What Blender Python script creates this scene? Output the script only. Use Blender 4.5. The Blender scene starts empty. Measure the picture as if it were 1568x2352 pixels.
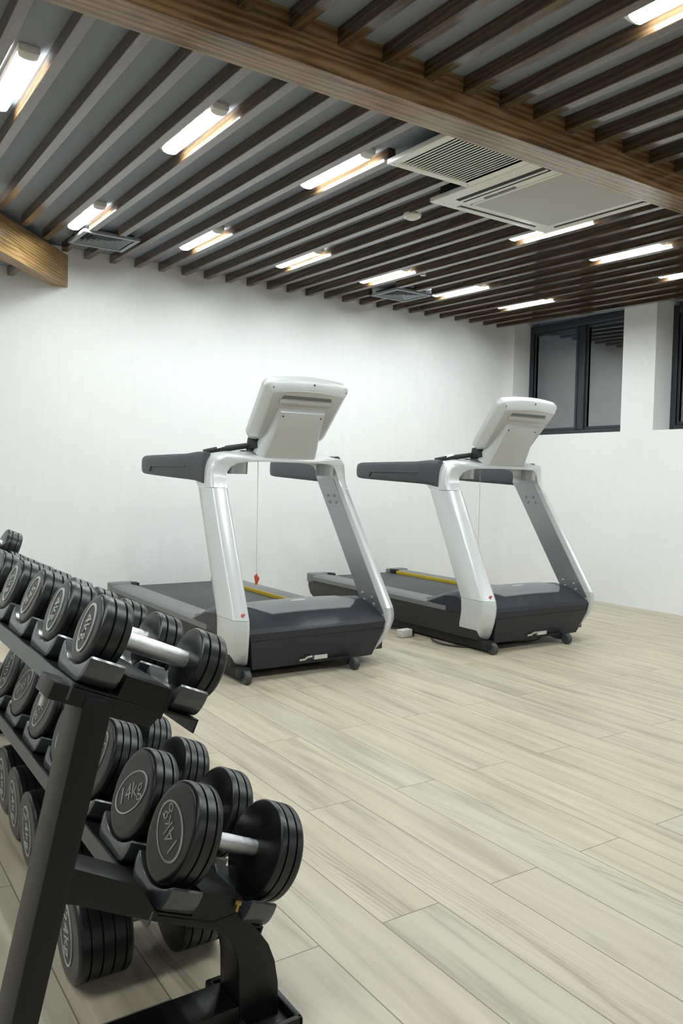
import bpy, bmesh, math, random
from mathutils import Vector, Matrix
random.seed(7)
C = bpy.context.scene.collection
PI = math.pi
sin, cos = math.sin, math.cos

# ------------------------------------------------------------------ materials
def nt(name):
    m = bpy.data.materials.new(name); m.use_nodes = True
    t = m.node_tree
    return m, t, t.nodes['Principled BSDF'], t.nodes.new, t.links.new

def mat(name, col, rough=.5, metal=0., ior=1.5, coat=0., var=0., vscale=8., bump=0., bscale=200., emit=None, estr=0.):
    m, t, b, N, L = nt(name)
    b.inputs['Base Color'].default_value = (*col, 1)
    b.inputs['Roughness'].default_value = rough
    b.inputs['Metallic'].default_value = metal
    b.inputs['IOR'].default_value = ior
    b.inputs['Coat Weight'].default_value = coat
    b.inputs['Coat Roughness'].default_value = .12
    tc = N('ShaderNodeTexCoord')
    if var:
        n = N('ShaderNodeTexNoise'); n.inputs['Scale'].default_value = vscale; n.inputs['Detail'].default_value = 4
        L(tc.outputs['Object'], n.inputs['Vector'])
        mx = N('ShaderNodeMixRGB'); mx.blend_type = 'MIX'
        mx.inputs[1].default_value = (*[c*(1-var) for c in col], 1); mx.inputs[2].default_value = (*[min(1, c*(1+var)) for c in col], 1)
        L(n.outputs['Fac'], mx.inputs[0]); L(mx.outputs[0], b.inputs['Base Color'])
    if bump:
        n2 = N('ShaderNodeTexNoise'); n2.inputs['Scale'].default_value = bscale; n2.inputs['Detail'].default_value = 3
        L(tc.outputs['Object'], n2.inputs['Vector'])
        bp = N('ShaderNodeBump'); bp.inputs['Strength'].default_value = bump; bp.inputs['Distance'].default_value = .002
        L(n2.outputs['Fac'], bp.inputs['Height']); L(bp.outputs['Normal'], b.inputs['Normal'])
    if emit:
        b.inputs['Emission Color'].default_value = (*emit, 1); b.inputs['Emission Strength'].default_value = estr
    return m

def ramp(N, stops):
    r = N('ShaderNodeValToRGB'); e = r.color_ramp.elements
    while len(e) < len(stops): e.new(.5)
    for el, (p, c) in zip(e, stops): el.position = p; el.color = (*c, 1)
    return r

def wood(name, axis, rough, ior, dark, mid, light):
    """stained timber, grain along the given object axis"""
    m, t, b, N, L = nt(name)
    tc = N('ShaderNodeTexCoord'); mp = N('ShaderNodeMapping')
    s = [9, 9, 9]; s[axis] = .9
    mp.inputs['Scale'].default_value = s
    L(tc.outputs['Object'], mp.inputs['Vector'])
    n = N('ShaderNodeTexNoise'); n.inputs['Scale'].default_value = 2.2; n.inputs['Detail'].default_value = 6; n.inputs['Distortion'].default_value = 1.6
    L(mp.outputs[0], n.inputs['Vector'])
    w = N('ShaderNodeTexWave'); w.wave_type = 'RINGS'; w.rings_direction = 'XYZ'[axis]
    w.inputs['Scale'].default_value = 1.7; w.inputs['Distortion'].default_value = 7; w.inputs['Detail'].default_value = 3; w.inputs['Detail Scale'].default_value = 1.2
    L(mp.outputs[0], w.inputs['Vector'])
    a = N('ShaderNodeMath'); a.operation = 'MULTIPLY_ADD'; a.inputs[1].default_value = .45
    L(w.outputs['Fac'], a.inputs[0]); L(n.outputs['Fac'], a.inputs[2])
    r = ramp(N, [(.3, dark), (.62, mid), (.98, light)])
    L(a.outputs[0], r.inputs[0]); L(r.outputs[0], b.inputs['Base Color'])
    b.inputs['Roughness'].default_value = rough; b.inputs['IOR'].default_value = ior
    return m

def floor_mat():
    m, t, b, N, L = nt('oak_laminate')
    W, X0, LEN, Y0 = .1833, .994, 1.328, 1.546
    def mth(op, a, bb=None, c=None):
        n = N('ShaderNodeMath'); n.operation = op
        for i, v in enumerate((a, bb, c)):
            if v is None: continue
            if isinstance(v, (int, float)): n.inputs[i].default_value = v
            else: L(v, n.inputs[i])
        return n.outputs[0]
    tc = N('ShaderNodeTexCoord'); sp = N('ShaderNodeSeparateXYZ'); L(tc.outputs['Object'], sp.inputs[0])
    u = mth('DIVIDE', mth('SUBTRACT', sp.outputs[0], X0), W)
    iu = mth('FLOOR', u); fu = mth('FRACT', u)
    par = mth('FRACT', mth('MULTIPLY', iu, .5))            # 0 for even boards, .5 for odd
    v = mth('ADD', mth('DIVIDE', mth('SUBTRACT', sp.outputs[1], Y0), LEN), mth('SUBTRACT', par, .5))
    iv = mth('FLOOR', v); fv = mth('FRACT', v)
    cv = N('ShaderNodeCombineXYZ'); L(iu, cv.inputs[0]); L(iv, cv.inputs[1])
    wn = N('ShaderNodeTexWhiteNoise'); wn.noise_dimensions = '3D'; L(cv.outputs[0], wn.inputs['Vector'])
    # grain coordinates: own offset per board
    off = N('ShaderNodeVectorMath'); off.operation = 'MULTIPLY_ADD'
    off.inputs[1].default_value = (13, 17, 11); L(wn.outputs['Color'], off.inputs[0]); L(tc.outputs['Object'], off.inputs[2])
    mp = N('ShaderNodeMapping'); mp.inputs['Scale'].default_value = (16, 1.1, 1); L(off.outputs[0], mp.inputs['Vector'])
    g = N('ShaderNodeTexNoise'); g.inputs['Scale'].default_value = 1.3; g.inputs['Detail'].default_value = 7; g.inputs['Distortion'].default_value = .7; L(mp.outputs[0], g.inputs['Vector'])
    mp2 = N('ShaderNodeMapping'); mp2.inputs['Scale'].default_value = (9, 1.3, 1); L(off.outputs[0], mp2.inputs['Vector'])
    w = N('ShaderNodeTexWave'); w.wave_type = 'RINGS'; w.rings_direction = 'Z'; w.inputs['Scale'].default_value = 2.6; w.inputs['Distortion'].default_value = 9; w.inputs['Detail'].default_value = 4; w.inputs['Detail Scale'].default_value = .8
    L(mp2.outputs[0], w.inputs['Vector'])
    big = N('ShaderNodeTexNoise'); big.inputs['Scale'].default_value = .55; big.inputs['Detail'].default_value = 2; L(mp2.outputs[0], big.inputs['Vector'])
    msk = N('ShaderNodeMapRange'); msk.inputs[1].default_value = .5; msk.inputs[2].default_value = .7; L(big.outputs['Fac'], msk.inputs[0])
    fine = mth('MULTIPLY', mth('SUBTRACT', w.outputs['Fac'], .5), mth('MULTIPLY', msk.outputs[0], .22))
    fac = mth('ADD', g.outputs['Fac'], fine)
    r = ramp(N, [(.26, (.315, .268, .208)), (.46, (.455, .399, .308)), (.62, (.51, .455, .354)), (.8, (.56, .503, .393))])
    L(fac, r.inputs[0])
    # each board has its own tone
    hs = N('ShaderNodeMixRGB'); hs.blend_type = 'MULTIPLY'; hs.inputs[0].default_value = 1
    r2 = ramp(N, [(0, (.95, .975, .985)), (.5, (1.01, 1, .97)), (1, (1.02, .975, .945))])
    L(wn.outputs['Value'], r2.inputs[0]); L(r.outputs[0], hs.inputs[1]); L(r2.outputs[0], hs.inputs[2])
    du = mth('MULTIPLY', mth('MINIMUM', fu, mth('SUBTRACT', 1., fu)), W)
    dv = mth('MULTIPLY', mth('MINIMUM', fv, mth('SUBTRACT', 1., fv)), LEN)
    d = mth('MINIMUM', du, dv)
    sm = N('ShaderNodeMapRange'); sm.inputs[1].default_value = .0009; sm.inputs[2].default_value = .0020; sm.inputs[3].default_value = 0; sm.inputs[4].default_value = 1; L(d, sm.inputs[0])
    mx = N('ShaderNodeMixRGB'); mx.inputs[1].default_value = (.17, .135, .09, 1); L(sm.outputs[0], mx.inputs[0]); L(hs.outputs[0], mx.inputs[2])
    L(mx.outputs[0], b.inputs['Base Color'])
    b.inputs['Roughness'].default_value = .42; b.inputs['IOR'].default_value = 1.45
    bp = N('ShaderNodeBump'); bp.inputs['Strength'].default_value = .25; bp.inputs['Distance'].default_value = .002
    hh = mth('ADD', mth('MULTIPLY', g.outputs['Fac'], .25), sm.outputs[0])
    L(hh, bp.inputs['Height']); L(bp.outputs['Normal'], b.inputs['Normal'])
    return m

def wall_mat():
    m, t, b, N, L = nt('white_wall_fabric')
    tc = N('ShaderNodeTexCoord')
    mp = N('ShaderNodeMapping'); mp.inputs['Scale'].default_value = (30, 30, 4); L(tc.outputs['Object'], mp.inputs['Vector'])
    n = N('ShaderNodeTexNoise'); n.inputs['Scale'].default_value = 1; n.inputs['Detail'].default_value = 5; L(mp.outputs[0], n.inputs['Vector'])
    r = ramp(N, [(.3, (.80, .803, .795)), (.7, (.82, .823, .815))]); L(n.outputs['Fac'], r.inputs[0]); L(r.outputs[0], b.inputs['Base Color'])
    b.inputs['Roughness'].default_value = .75
    n2 = N('ShaderNodeTexNoise'); n2.inputs['Scale'].default_value = 60; L(tc.outputs['Object'], n2.inputs['Vector'])
    bp = N('ShaderNodeBump'); bp.inputs['Strength'].default_value = .12; bp.inputs['Distance'].default_value = .002; L(n2.outputs['Fac'], bp.inputs['Height']); L(bp.outputs['Normal'], b.inputs['Normal'])
    return m

D, MI, LI = (.034, .020, .011), (.066, .039, .020), (.105, .064, .032)
M = dict(
    floor=floor_mat(), wall=wall_mat(),
    ceiling=mat('grey_ceiling_paint', (.27, .30, .345), .8, var=.03, vscale=2),
    slat=wood('dark_slat_wood', 1, .13, 1.75, D, MI, LI),
    beam=wood('dark_beam_wood', 0, .16, 1.7, (.075, .042, .020), (.19, .108, .049), (.33, .20, .094)),
    diag=wood('lit_beam_wood', 0, .3, 1.55, (.10, .056, .022), (.27, .158, .058), (.42, .262, .108)),  # same timber as the other beam, its brighter lighting put into the colour
    lampwhite=mat('lamp_plastic', (.78, .79, .8), .35),
    lamplit=mat('lamp_diffuser', (.9, .9, .9), .4, emit=(.93, 1, 1.0), estr=81.),
    acwhite=mat('white_ac_plastic', (.78, .78, .745), .42, var=.02),
    acgrille=mat('ac_grille_mesh', (.47, .47, .45), .6, bump=.4, bscale=320),
    louvre=mat('louvre_blade', (.84, .86, .86), .4),
    dark=mat('dark_void', (.012, .012, .012), .7),
    ventgrey=mat('grey_vent_metal', (.30, .33, .36), .45, metal=.2),
    winframe=mat('anthracite_frame', (.030, .035, .045), .38, var=.06),
    rub=mat('black_rubber', (.012, .0125, .0145), .33, ior=1.5, bump=.08, bscale=500),
    rubface=mat('black_rubber_face', (.010, .0104, .0102), .24, ior=1.42, bump=.03, bscale=420),
    rublabel=mat('label_recess', (.006, .0065, .006), .32),
    print=mat('grey_print', (.50, .50, .46), .5),
    saddle=mat('saddle_plastic', (.050, .055, .060), .22, ior=1.7, var=.06),
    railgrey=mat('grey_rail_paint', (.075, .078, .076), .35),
    rack=mat('black_powder_coat', (.0065, .0067, .0064), .38, ior=1.4, bump=.08, bscale=700),
    chrome=mat('knurled_chrome', (.78, .79, .79), .24, metal=1, bump=.5, bscale=900),
    zinc=mat('zinc_bolt', (.55, .54, .47), .35, metal=.8),
    brass=mat('brass_bolt', (.45, .28, .07), .4, metal=.8),
    silver=mat('silver_paint', (.63, .655, .655), .28, metal=.2, coat=.4, var=.015, vscale=3),
    plate=mat('satin_grey_metal', (.40, .41, .42), .30, metal=.75),
    conback=mat('shaded_silver_plastic', (.52, .52, .50), .38, metal=.1, coat=.15),  # silver with the beige shade of its downward faces put into the colour
    conslot=mat('slot_grey', (.16, .16, .145), .5),
    navy=mat('charcoal_plastic', (.024, .025, .034), .38, ior=1.42, var=.05, vscale=5),
    hand=mat('grey_foam', (.055, .058, .066), .5, var=.05, vscale=6),
    hoodtop=mat('grey_hood_panel', (.20, .205, .21), .42, bump=.15, bscale=500),
    rail=mat('foot_rail_grey', (.16, .165, .165), .5, bump=.3, bscale=350),
    belt=mat('running_belt', (.050, .054, .056), .6, bump=.4, bscale=260),
    skirt=mat('deck_skirt', (.022, .021, .018), .5, var=.06),
    yellow=mat('yellow_stripe', (.52, .36, .02), .5),
    black=mat('matt_black', (.008, .008, .009), .55),
    wheel=mat('wheel_rubber', (.05, .052, .055), .5),
    red=mat('red_plastic', (.55, .07, .03), .4),
    cord=mat('pink_cord', (.70, .52, .46), .7),
    redmark=mat('red_sticker', (.62, .11, .13), .5),
    sticker=mat('white_sticker', (.62, .61, .55), .5),
    screen=mat('screen_glass', (.006, .006, .008), .08),
    cable=mat('cable_black', (.012, .012, .012), .5),
    plug=mat('plug_white', (.6, .58, .54), .5),
    wallgrey=mat('grey_wall_paint', (.40, .40, .39), .8),
    outside=mat('lightwell_concrete', (.30, .30, .29), .9, var=.2, vscale=2),
)
def glass_mat():
    m, t, b, N, L = nt('window_glass')
    b.inputs['Base Color'].default_value = (.80, .86, .88, 1); b.inputs['Roughness'].default_value = .03
    b.inputs['Transmission Weight'].default_value = 1; b.inputs['IOR'].default_value = 2.4
    return m
M['glass'] = glass_mat()

# ------------------------------------------------------------------ mesh helpers
def new(): return bmesh.new()
def add_box(bm, lo, hi, bev=0., seg=2):
    lo, hi = Vector(lo), Vector(hi)
    r = bmesh.ops.create_cube(bm, size=1)
    vs = r['verts']
    for v in vs: v.co = Vector([(lo[i]+hi[i])/2 + v.co[i]*(hi[i]-lo[i]) for i in range(3)])
    if bev:
        es = list({e for v in vs for e in v.link_edges})
        bmesh.ops.bevel(bm, geom=es, offset=bev, segments=seg, affect='EDGES', profile=.5)
    return vs
def add_prism(bm, pts, vec, bev=0., seg=2):
    """closed polygon (list of 3-D points) extruded along vec"""
    vec = Vector(vec)
    a = [bm.verts.new(Vector(p)) for p in pts]; b = [bm.verts.new(Vector(p)+vec) for p in pts]
    n = len(pts); fs = [bm.faces.new(a), bm.faces.new(b[::-1])]
    for i in range(n): fs.append(bm.faces.new((a[i], b[i], b[(i+1) % n], a[(i+1) % n])))
    bmesh.ops.recalc_face_normals(bm, faces=fs)
    if bev:
        es = list({e for f in fs[:2] for e in f.edges})
        bmesh.ops.bevel(bm, geom=es, offset=bev, segments=seg, affect='EDGES', profile=.5)
def add_loft(bm, rings, caps=True, closed=True):
    vs = [[bm.verts.new(Vector(p)) for p in r] for r in rings]
    n = len(rings[0]); fs = []
    for a, b in zip(vs, vs[1:]):
        for i in range(n if closed else n-1):
            fs.append(bm.faces.new((a[i], a[(i+1) % n], b[(i+1) % n], b[i])))
    if caps and closed: fs += [bm.faces.new(vs[0][::-1]), bm.faces.new(vs[-1])]
    bmesh.ops.recalc_face_normals(bm, faces=fs)
    return vs
def add_lathe(bm, prof, axis='X', n=48, org=(0, 0, 0)):
    """prof: list of (pos along axis, radius)"""
    org = Vector(org); rings = []
    for s, r in prof:
        ring = []
        for i in range(n):
            t = 2*PI*i/n
            p = {'X': (s, r*cos(t), r*sin(t)), 'Y': (r*cos(t), s, r*sin(t)), 'Z': (r*cos(t), r*sin(t), s)}[axis]
            ring.append(org+Vector(p))
        rings.append(ring)
    add_loft(bm, rings)
def add_tube(bm, pts, r, n=10):
    pts = [Vector(p) for p in pts]; rings = []; up = Vector((0, 0, 1))
    for i, p in enumerate(pts):
        d = (pts[min(i+1, len(pts)-1)]-pts[max(i-1, 0)]).normalized()
        s = d.cross(up)
        if s.length < 1e-3: s = Vector((1, 0, 0))
        s.normalize(); w = s.cross(d)
        rings.append([p+s*r*cos(2*PI*k/n)+w*r*sin(2*PI*k/n) for k in range(n)])
    add_loft(bm, rings)
def obj(name, bm, m, parent=None, smooth=35, mats=None):
    me = bpy.data.meshes.new(name)
    bmesh.ops.remove_doubles(bm, verts=bm.verts, dist=1e-6)
    bm.to_mesh(me); bm.free()
    for k in (mats or [m]): me.materials.append(M[k])
    if smooth:
        me.polygons.foreach_set('use_smooth', [True]*len(me.polygons))
        try: me.set_sharp_from_angle(angle=math.radians(smooth))
        except Exception: pass
    o = bpy.data.objects.new(name, me); C.objects.link(o)
    if parent: o.parent = parent
    return o
def tag(o, label, cat, group=None):
    o['label'] = label; o['category'] = cat
    if group: o['group'] = group
    return o
def thing(name, label, cat, loc=(0, 0, 0), rot=(0, 0, 0), group=None):
    o = bpy.data.objects.new(name, None); C.objects.link(o); o.empty_display_size = .1
    o.location = loc; o.rotation_euler = rot
    return tag(o, label, cat, group)
def struct(name, bm, m, parent=None, smooth=0, mats=None):
    o = obj(name, bm, m, parent, smooth, mats); o['kind'] = 'structure'; return o
def copy_tree(o, parent=None):
    c = o.copy(); C.objects.link(c)
    if parent: c.parent = parent
    for ch in list(o.children): copy_tree(ch, c)
    return c
def mirx(bm):
    bmesh.ops.scale(bm, vec=(-1, 1, 1), verts=bm.verts); bmesh.ops.reverse_faces(bm, faces=bm.faces); return bm
def bez(p0, p1, p2, p3, n=10):
    P = [Vector(p) for p in (p0, p1, p2, p3)]
    return [P[0]*(1-t)**3+P[1]*3*t*(1-t)**2+P[2]*3*t*t*(1-t)+P[3]*t**3 for t in [i/n for i in range(n+1)]]
ORD = 'first second third fourth fifth sixth seventh eighth ninth tenth eleventh twelfth'.split()

# ------------------------------------------------------------------ camera
F, PIT, ROL, AZ, H = 1841.2, .0430, .02086, .5879, 1.10
cam = bpy.data.cameras.new('camera'); co = bpy.data.objects.new('camera', cam); C.objects.link(co)
cam.sensor_fit = 'VERTICAL'; cam.sensor_height = 36; cam.sensor_width = 24; cam.lens = 36*F/2352; cam.clip_start = .02
Rx = Matrix(((1, 0, 0), (0, cos(PIT), -sin(PIT)), (0, sin(PIT), cos(PIT))))
Rz = Matrix(((cos(ROL), -sin(ROL), 0), (sin(ROL), cos(ROL), 0), (0, 0, 1)))
W2L = Matrix(((cos(AZ), -sin(AZ), 0), (0, 0, -1), (sin(AZ), cos(AZ), 0)))
A = Rz @ Rx @ W2L                     # world -> (right, down, forward)
co.matrix_world = Matrix.Translation((0, 0, H)) @ Matrix((A[0], -A[1], -A[2])).transposed().to_4x4()
bpy.context.scene.camera = co

# ------------------------------------------------------------------ room shell
YW, XW, XC, YA = 6.12, 6.11, 1.61, 7.16       # back wall, window wall, outer corner, alcove wall
XL, YB = -3.4, -3.6
SL = .02696
sz = lambda y: 2.689+SL*(y-YW)                # underside of the slats
CZ = .062                                     # slat depth
cz = lambda y: sz(y)+CZ                       # ceiling plane
T = .12
bm = new(); add_box(bm, (XL-T, YB-T, -.1), (XW+1.4, YW+T, 0)); struct('floor', bm, 'floor')
bm = new()
add_prism(bm, [(XL-T, YB-T, cz(YB-T)), (XL-T, YW+T, cz(YW+T)), (XL-T, YW+T, cz(YW+T)+.1), (XL-T, YB-T, cz(YB-T)+.1)], (XW+.26-XL+T, 0, 0))
struct('ceiling', bm, 'ceiling')
bm = new(); add_box(bm, (XL, YW, 0), (XW+.5, YW+T, 2.85)); struct('wall_back', bm, 'wall')
# lower ceiling field to the left of the diagonal beam
DR = .205; K = .797/.605
yline = lambda x: YW-(XC-x)*K
bm = new(); pa = [(XL, YW-.001), (XC-.15, YW-.001), (XL, yline(XL)+.2)]
lo = [bm.verts.new((x, y, cz(y)-DR)) for x, y in pa]; hi = [bm.verts.new((x, y, cz(y)-.001)) for x, y in pa]
bm.faces.new(lo); bm.faces.new(hi[::-1])
for i in range(3): bm.faces.new((lo[i], hi[i], hi[(i+1) % 3], lo[(i+1) % 3]))
bmesh.ops.recalc_face_normals(bm, faces=bm.faces); struct('ceiling_lower', bm, 'ceiling')
bm = new(); add_box(bm, (XL-T, YB, 0), (XL, YW, 2.85)); struct('wall_left', bm, 'wall')
bm = new(); add_box(bm, (XL, YB-T, 0), (XW+.26, YB, 2.85)); struct('wall_front', bm, 'wallgrey')
# window wall: 0.25 m deep piers with recessed windows
SILL = 1.567
bm = new()
WIN = [(4.66, 6.005), (2.60, 4.325), (.2, 2.2)]
add_box(bm, (XW, YB, 0), (XW+.32, YW, SILL))
ys = [YB] + [v for w in sorted(WIN) for v in w] + [YW]
for a, b in zip(ys[::2], ys[1::2]): add_box(bm, (XW, a, SILL), (XW+.32, b, 2.8))
struct('wall_right', bm, 'wall')
bm = new(); add_box(bm, (XW+1.25, YB, 0), (XW+1.37, YW, 3.6)); struct('wall_outside', bm, 'outside')
for i, (y0, y1) in enumerate(WIN):
    X0 = XW+.235
    w = bpy.data.objects.new('window_%d' % (i+1), None); C.objects.link(w); w['kind'] = 'structure'; w.location = (X0, y0, SILL)
    zt = cz((y0+y1)/2)-.012-SILL; W = y1-y0
    fb = new(); t = .055
    add_box(fb, (0, 0, 0), (.07, t, zt), .004); add_box(fb, (0, W-t, 0), (.07, W, zt), .004)
    add_box(fb, (0, t, 0), (.07, W-t, t), .004); add_box(fb, (0, t, zt-.075), (.07, W-t, zt), .004)
    ym = W*.49
    add_box(fb, (-.008, ym-.045, t), (.07, ym+.035, zt-.075), .004)
    add_box(fb, (-.014, ym+.035, t), (.05, ym+.055, zt-.075), .003)
    o = obj('window_frame', fb, 'winframe', w, 30)
    for j, (a, b) in enumerate(((t, ym-.045), (ym+.055, W-t))):
        sb = new(); q = .028
        add_box(sb, (.012, a, t), (.05, a+q, zt-.075), .003); add_box(sb, (.012, b-q, t), (.05, b, zt-.075), .003)
        add_box(sb, (.012, a+q, t), (.05, b-q, t+q), .003); add_box(sb, (.012, a+q, zt-.075-q), (.05, b-q, zt-.075), .003)
        s = obj('window_sash', sb, 'winframe', w, 30)
        pb = new(); add_box(pb, (.028, a+q, t+q), (.034, b-q, zt-.075-q)); obj('pane', pb, 'glass', s, 0)

# ------------------------------------------------------------------ beams and slats
BY0, BY1, BZ = 2.385, 2.528, 2.489
bm = new()
add_prism(bm, [(-2.6, BY0, BZ), (-2.6, BY1, BZ), (-2.6, BY1, cz(BY1)), (-2.6, BY0, cz(BY0))], (XW+2.6, 0, 0), .006)
o = obj('ceiling_beam', bm, 'beam'); tag(o, 'thick dark wooden beam crossing the whole ceiling beside the air conditioner', 'beam')
p0 = Vector((XC, YW, 0)); dd = Vector((-.605, -.797, 0)); nn = Vector((-.797, .605, 0))
L_ = 8.1
DZ = SL*.797*L_
bm = new()
add_prism(bm, [(0, 0, 0), (0, .10, 0), (L_, .10, -DZ), (L_, 0, -DZ)], (0, 0, .205+.03), .005)
o = obj('ceiling_beam', bm, 'diag'); o.location = (XC-.002, YW-.004, 2.458)
o.rotation_euler = (0, 0, math.atan2(dd.y, dd.x))
for v in o.data.vertices: v.co.y = -v.co.y
o.data.flip_normals()
tag(o, 'wooden beam running diagonally below the ceiling at left, ending at the white wall', 'beam')
SX, SP, SW = .762, .1926, .045
VENTS = [(1.50, 1.88, 5.33, 5.71), (4.06, 4.44, 5.33, 5.71)]
for k in range(-5, 28):
    x = SX+SP*k
    yend = YW if x > XC else yline(x)-.02
    bm = new()
    segs = [(BY1, yend)]
    for vx0, vx1, vy0, vy1 in VENTS:
        if x+SW > vx0 and x < vx1 and yend > vy1: segs = [(BY1, vy0-.002), (vy1+.002, yend)]
        elif x+SW > vx0 and x < vx1 and yend > vy0: segs = [(BY1, vy0-.002)]
    if 2.27 < x+SW and x < 3.72: segs[0] = (3.42 if x > 2.79 else 3.12, segs[0][1])
    segs = [(a, b) for a, b in segs if b-a > .02]
    if not segs: continue
    for a, b in segs:
        add_prism(bm, [(x, a, sz(a)), (x, b, sz(b)), (x, b, cz(b)), (x, a, cz(a))], (SW, 0, 0), .002, 1)
    tag(obj('ceiling_slat', bm, 'slat'), 'dark brown wooden slat under the grey ceiling, between the thick beam and white wall', 'slat', 'slats on the wall side of the beam')
for k in range(-4, 4):
    x = SX+SP*k+.04; bm = new(); a, b = yline(x)+.24, YW
    add_prism(bm, [(x, a, sz(a)-DR), (x, b, sz(b)-DR), (x, b, cz(b)-DR), (x, a, cz(a)-DR)], (SW, 0, 0), .002, 1)
    if b-a > .1: tag(obj('ceiling_slat', bm, 'slat'), 'dark brown wooden slat under the lower ceiling left of the diagonal beam', 'slat', 'slats left of the diagonal beam')
    else: bm.free()
for k in range(-5, 28):
    x = SX+SP*k; bm = new(); a, b = -1.0, BY0
    add_prism(bm, [(x, a, sz(a)), (x, b, sz(b)), (x, b, cz(b)), (x, a, cz(a))], (SW, 0, 0), .002, 1)
    tag(obj('ceiling_slat', bm, 'slat'), 'dark brown wooden slat under the grey ceiling, on the near side of the thick beam', 'slat', 'slats on the near side of the beam')

# ------------------------------------------------------------------ ceiling lights
def make_light():
    r = thing('ceiling_light', '', 'ceiling light')
    Ln, Wd, Hh, B = .60, .072, .047, .026
    bm = new(); add_box(bm, (-Wd/2-.003, -Ln/2, -B), (Wd/2+.003, Ln/2, 0), .003); obj('housing', bm, 'lampwhite', r)
    prof = [(-Wd/2, -B)]+[(Wd/2*-cos(t), -B-(Hh-B)*sin(t)**.55) for t in [PI*i/14 for i in range(1, 14)]]+[(Wd/2, -B)]
    bm = new(); add_loft(bm, [[(x, y, z) for x, z in prof] for y in (-Ln/2+.026, Ln/2-.026)]); obj('diffuser', bm, 'lamplit', r)
    for s in (-1, 1):
        bm = new()
        add_loft(bm, [[(x*k, y, -B+(z+B)*k2) for x, z in prof] for y, k, k2 in ((s*(Ln/2-.026), 1.02, 1.04), (s*(Ln/2-.010), 1.01, .70), (s*Ln/2, .98, .15))])
        obj('end_cap', bm, 'lampwhite', r)
    return r
rows = [(5.15, 'in the row by the white wall'), (3.475, 'in the air conditioner row'), (1.425, 'on the near side of the beam'), (-2.3, 'unseen behind the camera')]  # last row is out of view, put in for the room's lighting
lp = None
for y, rn in rows:
    n = 0
    for c in range(6, -5, -1):
        x = .692+.7704*c
        if x < -2.8 or (y > 3 and x < .5) or (y < 0 and c % 2) or (3 < y < 4 and c == 3): continue
        o = make_light() if lp is None else copy_tree(lp)
        if lp is None: lp = o
        o.location = (x, y, cz(y)); o.rotation_euler = (math.atan(SL), 0, 0)
        o['label'] = 'white batten light, %s from the window wall, %s' % (ORD[n], rn)
        o['group'] = 'LED battens between the ceiling slats'; n += 1

for i, (x, y) in enumerate(((-.55, 5.0), (-1.7, 5.0), (-1.7, 3.9))):  # out-of-view battens, added to brighten the left end of the wall
    o = copy_tree(lp); o.location = (x, y, cz(y)-DR); o.rotation_euler = (math.atan(SL), 0, 0)
    o['label'] = 'unseen white batten light added on the lower ceiling left of the diagonal beam, %s from the beam' % ORD[i]
# ------------------------------------------------------------------ air conditioner, grilles, detectors
rx = math.atan(SL)
ac = thing('air_conditioner', 'square white ceiling cassette air conditioner beside the thick beam', 'air conditioner', (2.80, 2.545, sz(2.545)-.014), (rx, 0, 0))
Wx, Wy = .905, .865
bm = new(); add_box(bm, (0, 0, -.012), (Wx, Wy, .014), .006); obj('panel', bm, 'acwhite', ac)
bm = new(); add_box(bm, (.04, .04, .014), (Wx-.04, Wy-.04, .07)); obj('body', bm, 'dark', ac, 0)
bm = new(); add_box(bm, (.205, .12, -.0165), (Wx-.12, Wy-.13, -.011), .002)
obj('inlet_grille', bm, 'acgrille', ac)
bm = new()
for a, b in (((.19, .105), (.205, Wy-.115)), ((Wx-.12, .105), (Wx-.105, Wy-.115)), ((.19, .105), (Wx-.105, .12)), ((.19, Wy-.13), (Wx-.105, Wy-.115))):
    add_box(bm, (*a, -.016), (*b, -.011), .001)
obj('grille_frame', bm, 'acwhite', ac)
for (x0, y0, x1, y1) in ((.075, .13, .135, Wy-.13), (Wx-.075, .13, Wx-.045, Wy-.13), (.16, Wy-.072, Wx-.16, Wy-.045), (.16, .04, Wx-.16, .07)):
    bm = new(); add_box(bm, (x0, y0, -.0145), (x1, y1, -.011)); o = obj('air_outlet', bm, 'dark', ac, 0)
    bm = new()
    if y1-y0 > x1-x0: add_box(bm, (x0+(x1-x0)*.38, y0, -.019), (x0+(x1-x0)*.62, y1, -.013), .001)
    else: add_box(bm, (x0, y0+(y1-y0)*.25, -.019), (x1, y0+(y1-y0)*.8, -.013), .001)
    obj('flap', bm, 'acwhite', o)
bm = new(); add_box(bm, (.165, .40, -.0165), (.18, .52, -.011)); add_box(bm, (.165, .53, -.0165), (.18, .62, -.011)); obj('indicator_strip', bm, 'conslot', ac, 0)
# louvred return grille
gr = thing('ceiling_vent', 'rectangular white louvred ceiling grille beside the square air conditioner', 'vent', (2.29, 2.545, sz(2.545)-.014), (rx, 0, 0))
gx, gy = .508, .565; f = .045
bm = new()
for a, b in (((0, 0), (f, gy)), ((gx-f, 0), (gx, gy)), ((f, 0), (gx-f, f)), ((f, gy-f), (gx-f, gy))): add_box(bm, (*a, -.010), (*b, .014), .003)
obj('frame', bm, 'acwhite', gr)
bm = new(); add_box(bm, (f, f, .010), (gx-f, gy-f, .014)); obj('backing', bm, 'dark', gr, 0)
bm = new(); n = 20
for i in range(n):
    x = f+(gx-2*f)*(i+.5)/n
    add_prism(bm, [(x-.011, f, -.004), (x+.008, f, .003), (x+.0095, f, .001), (x-.0095, f, -.0065)], (0, gy-2*f, 0))
obj('louvres', bm, 'louvre', gr, 0)
for sx_ in (f/2, gx-f/2):
    for sy_ in (f*.6, gy-f*.6):
        bm = new(); add_lathe(bm, [(-.012, .004), (-.010, .005)], 'Z', 12, (sx_, sy_, 0)); obj('screw', bm, 'ventgrey', gr)
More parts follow.
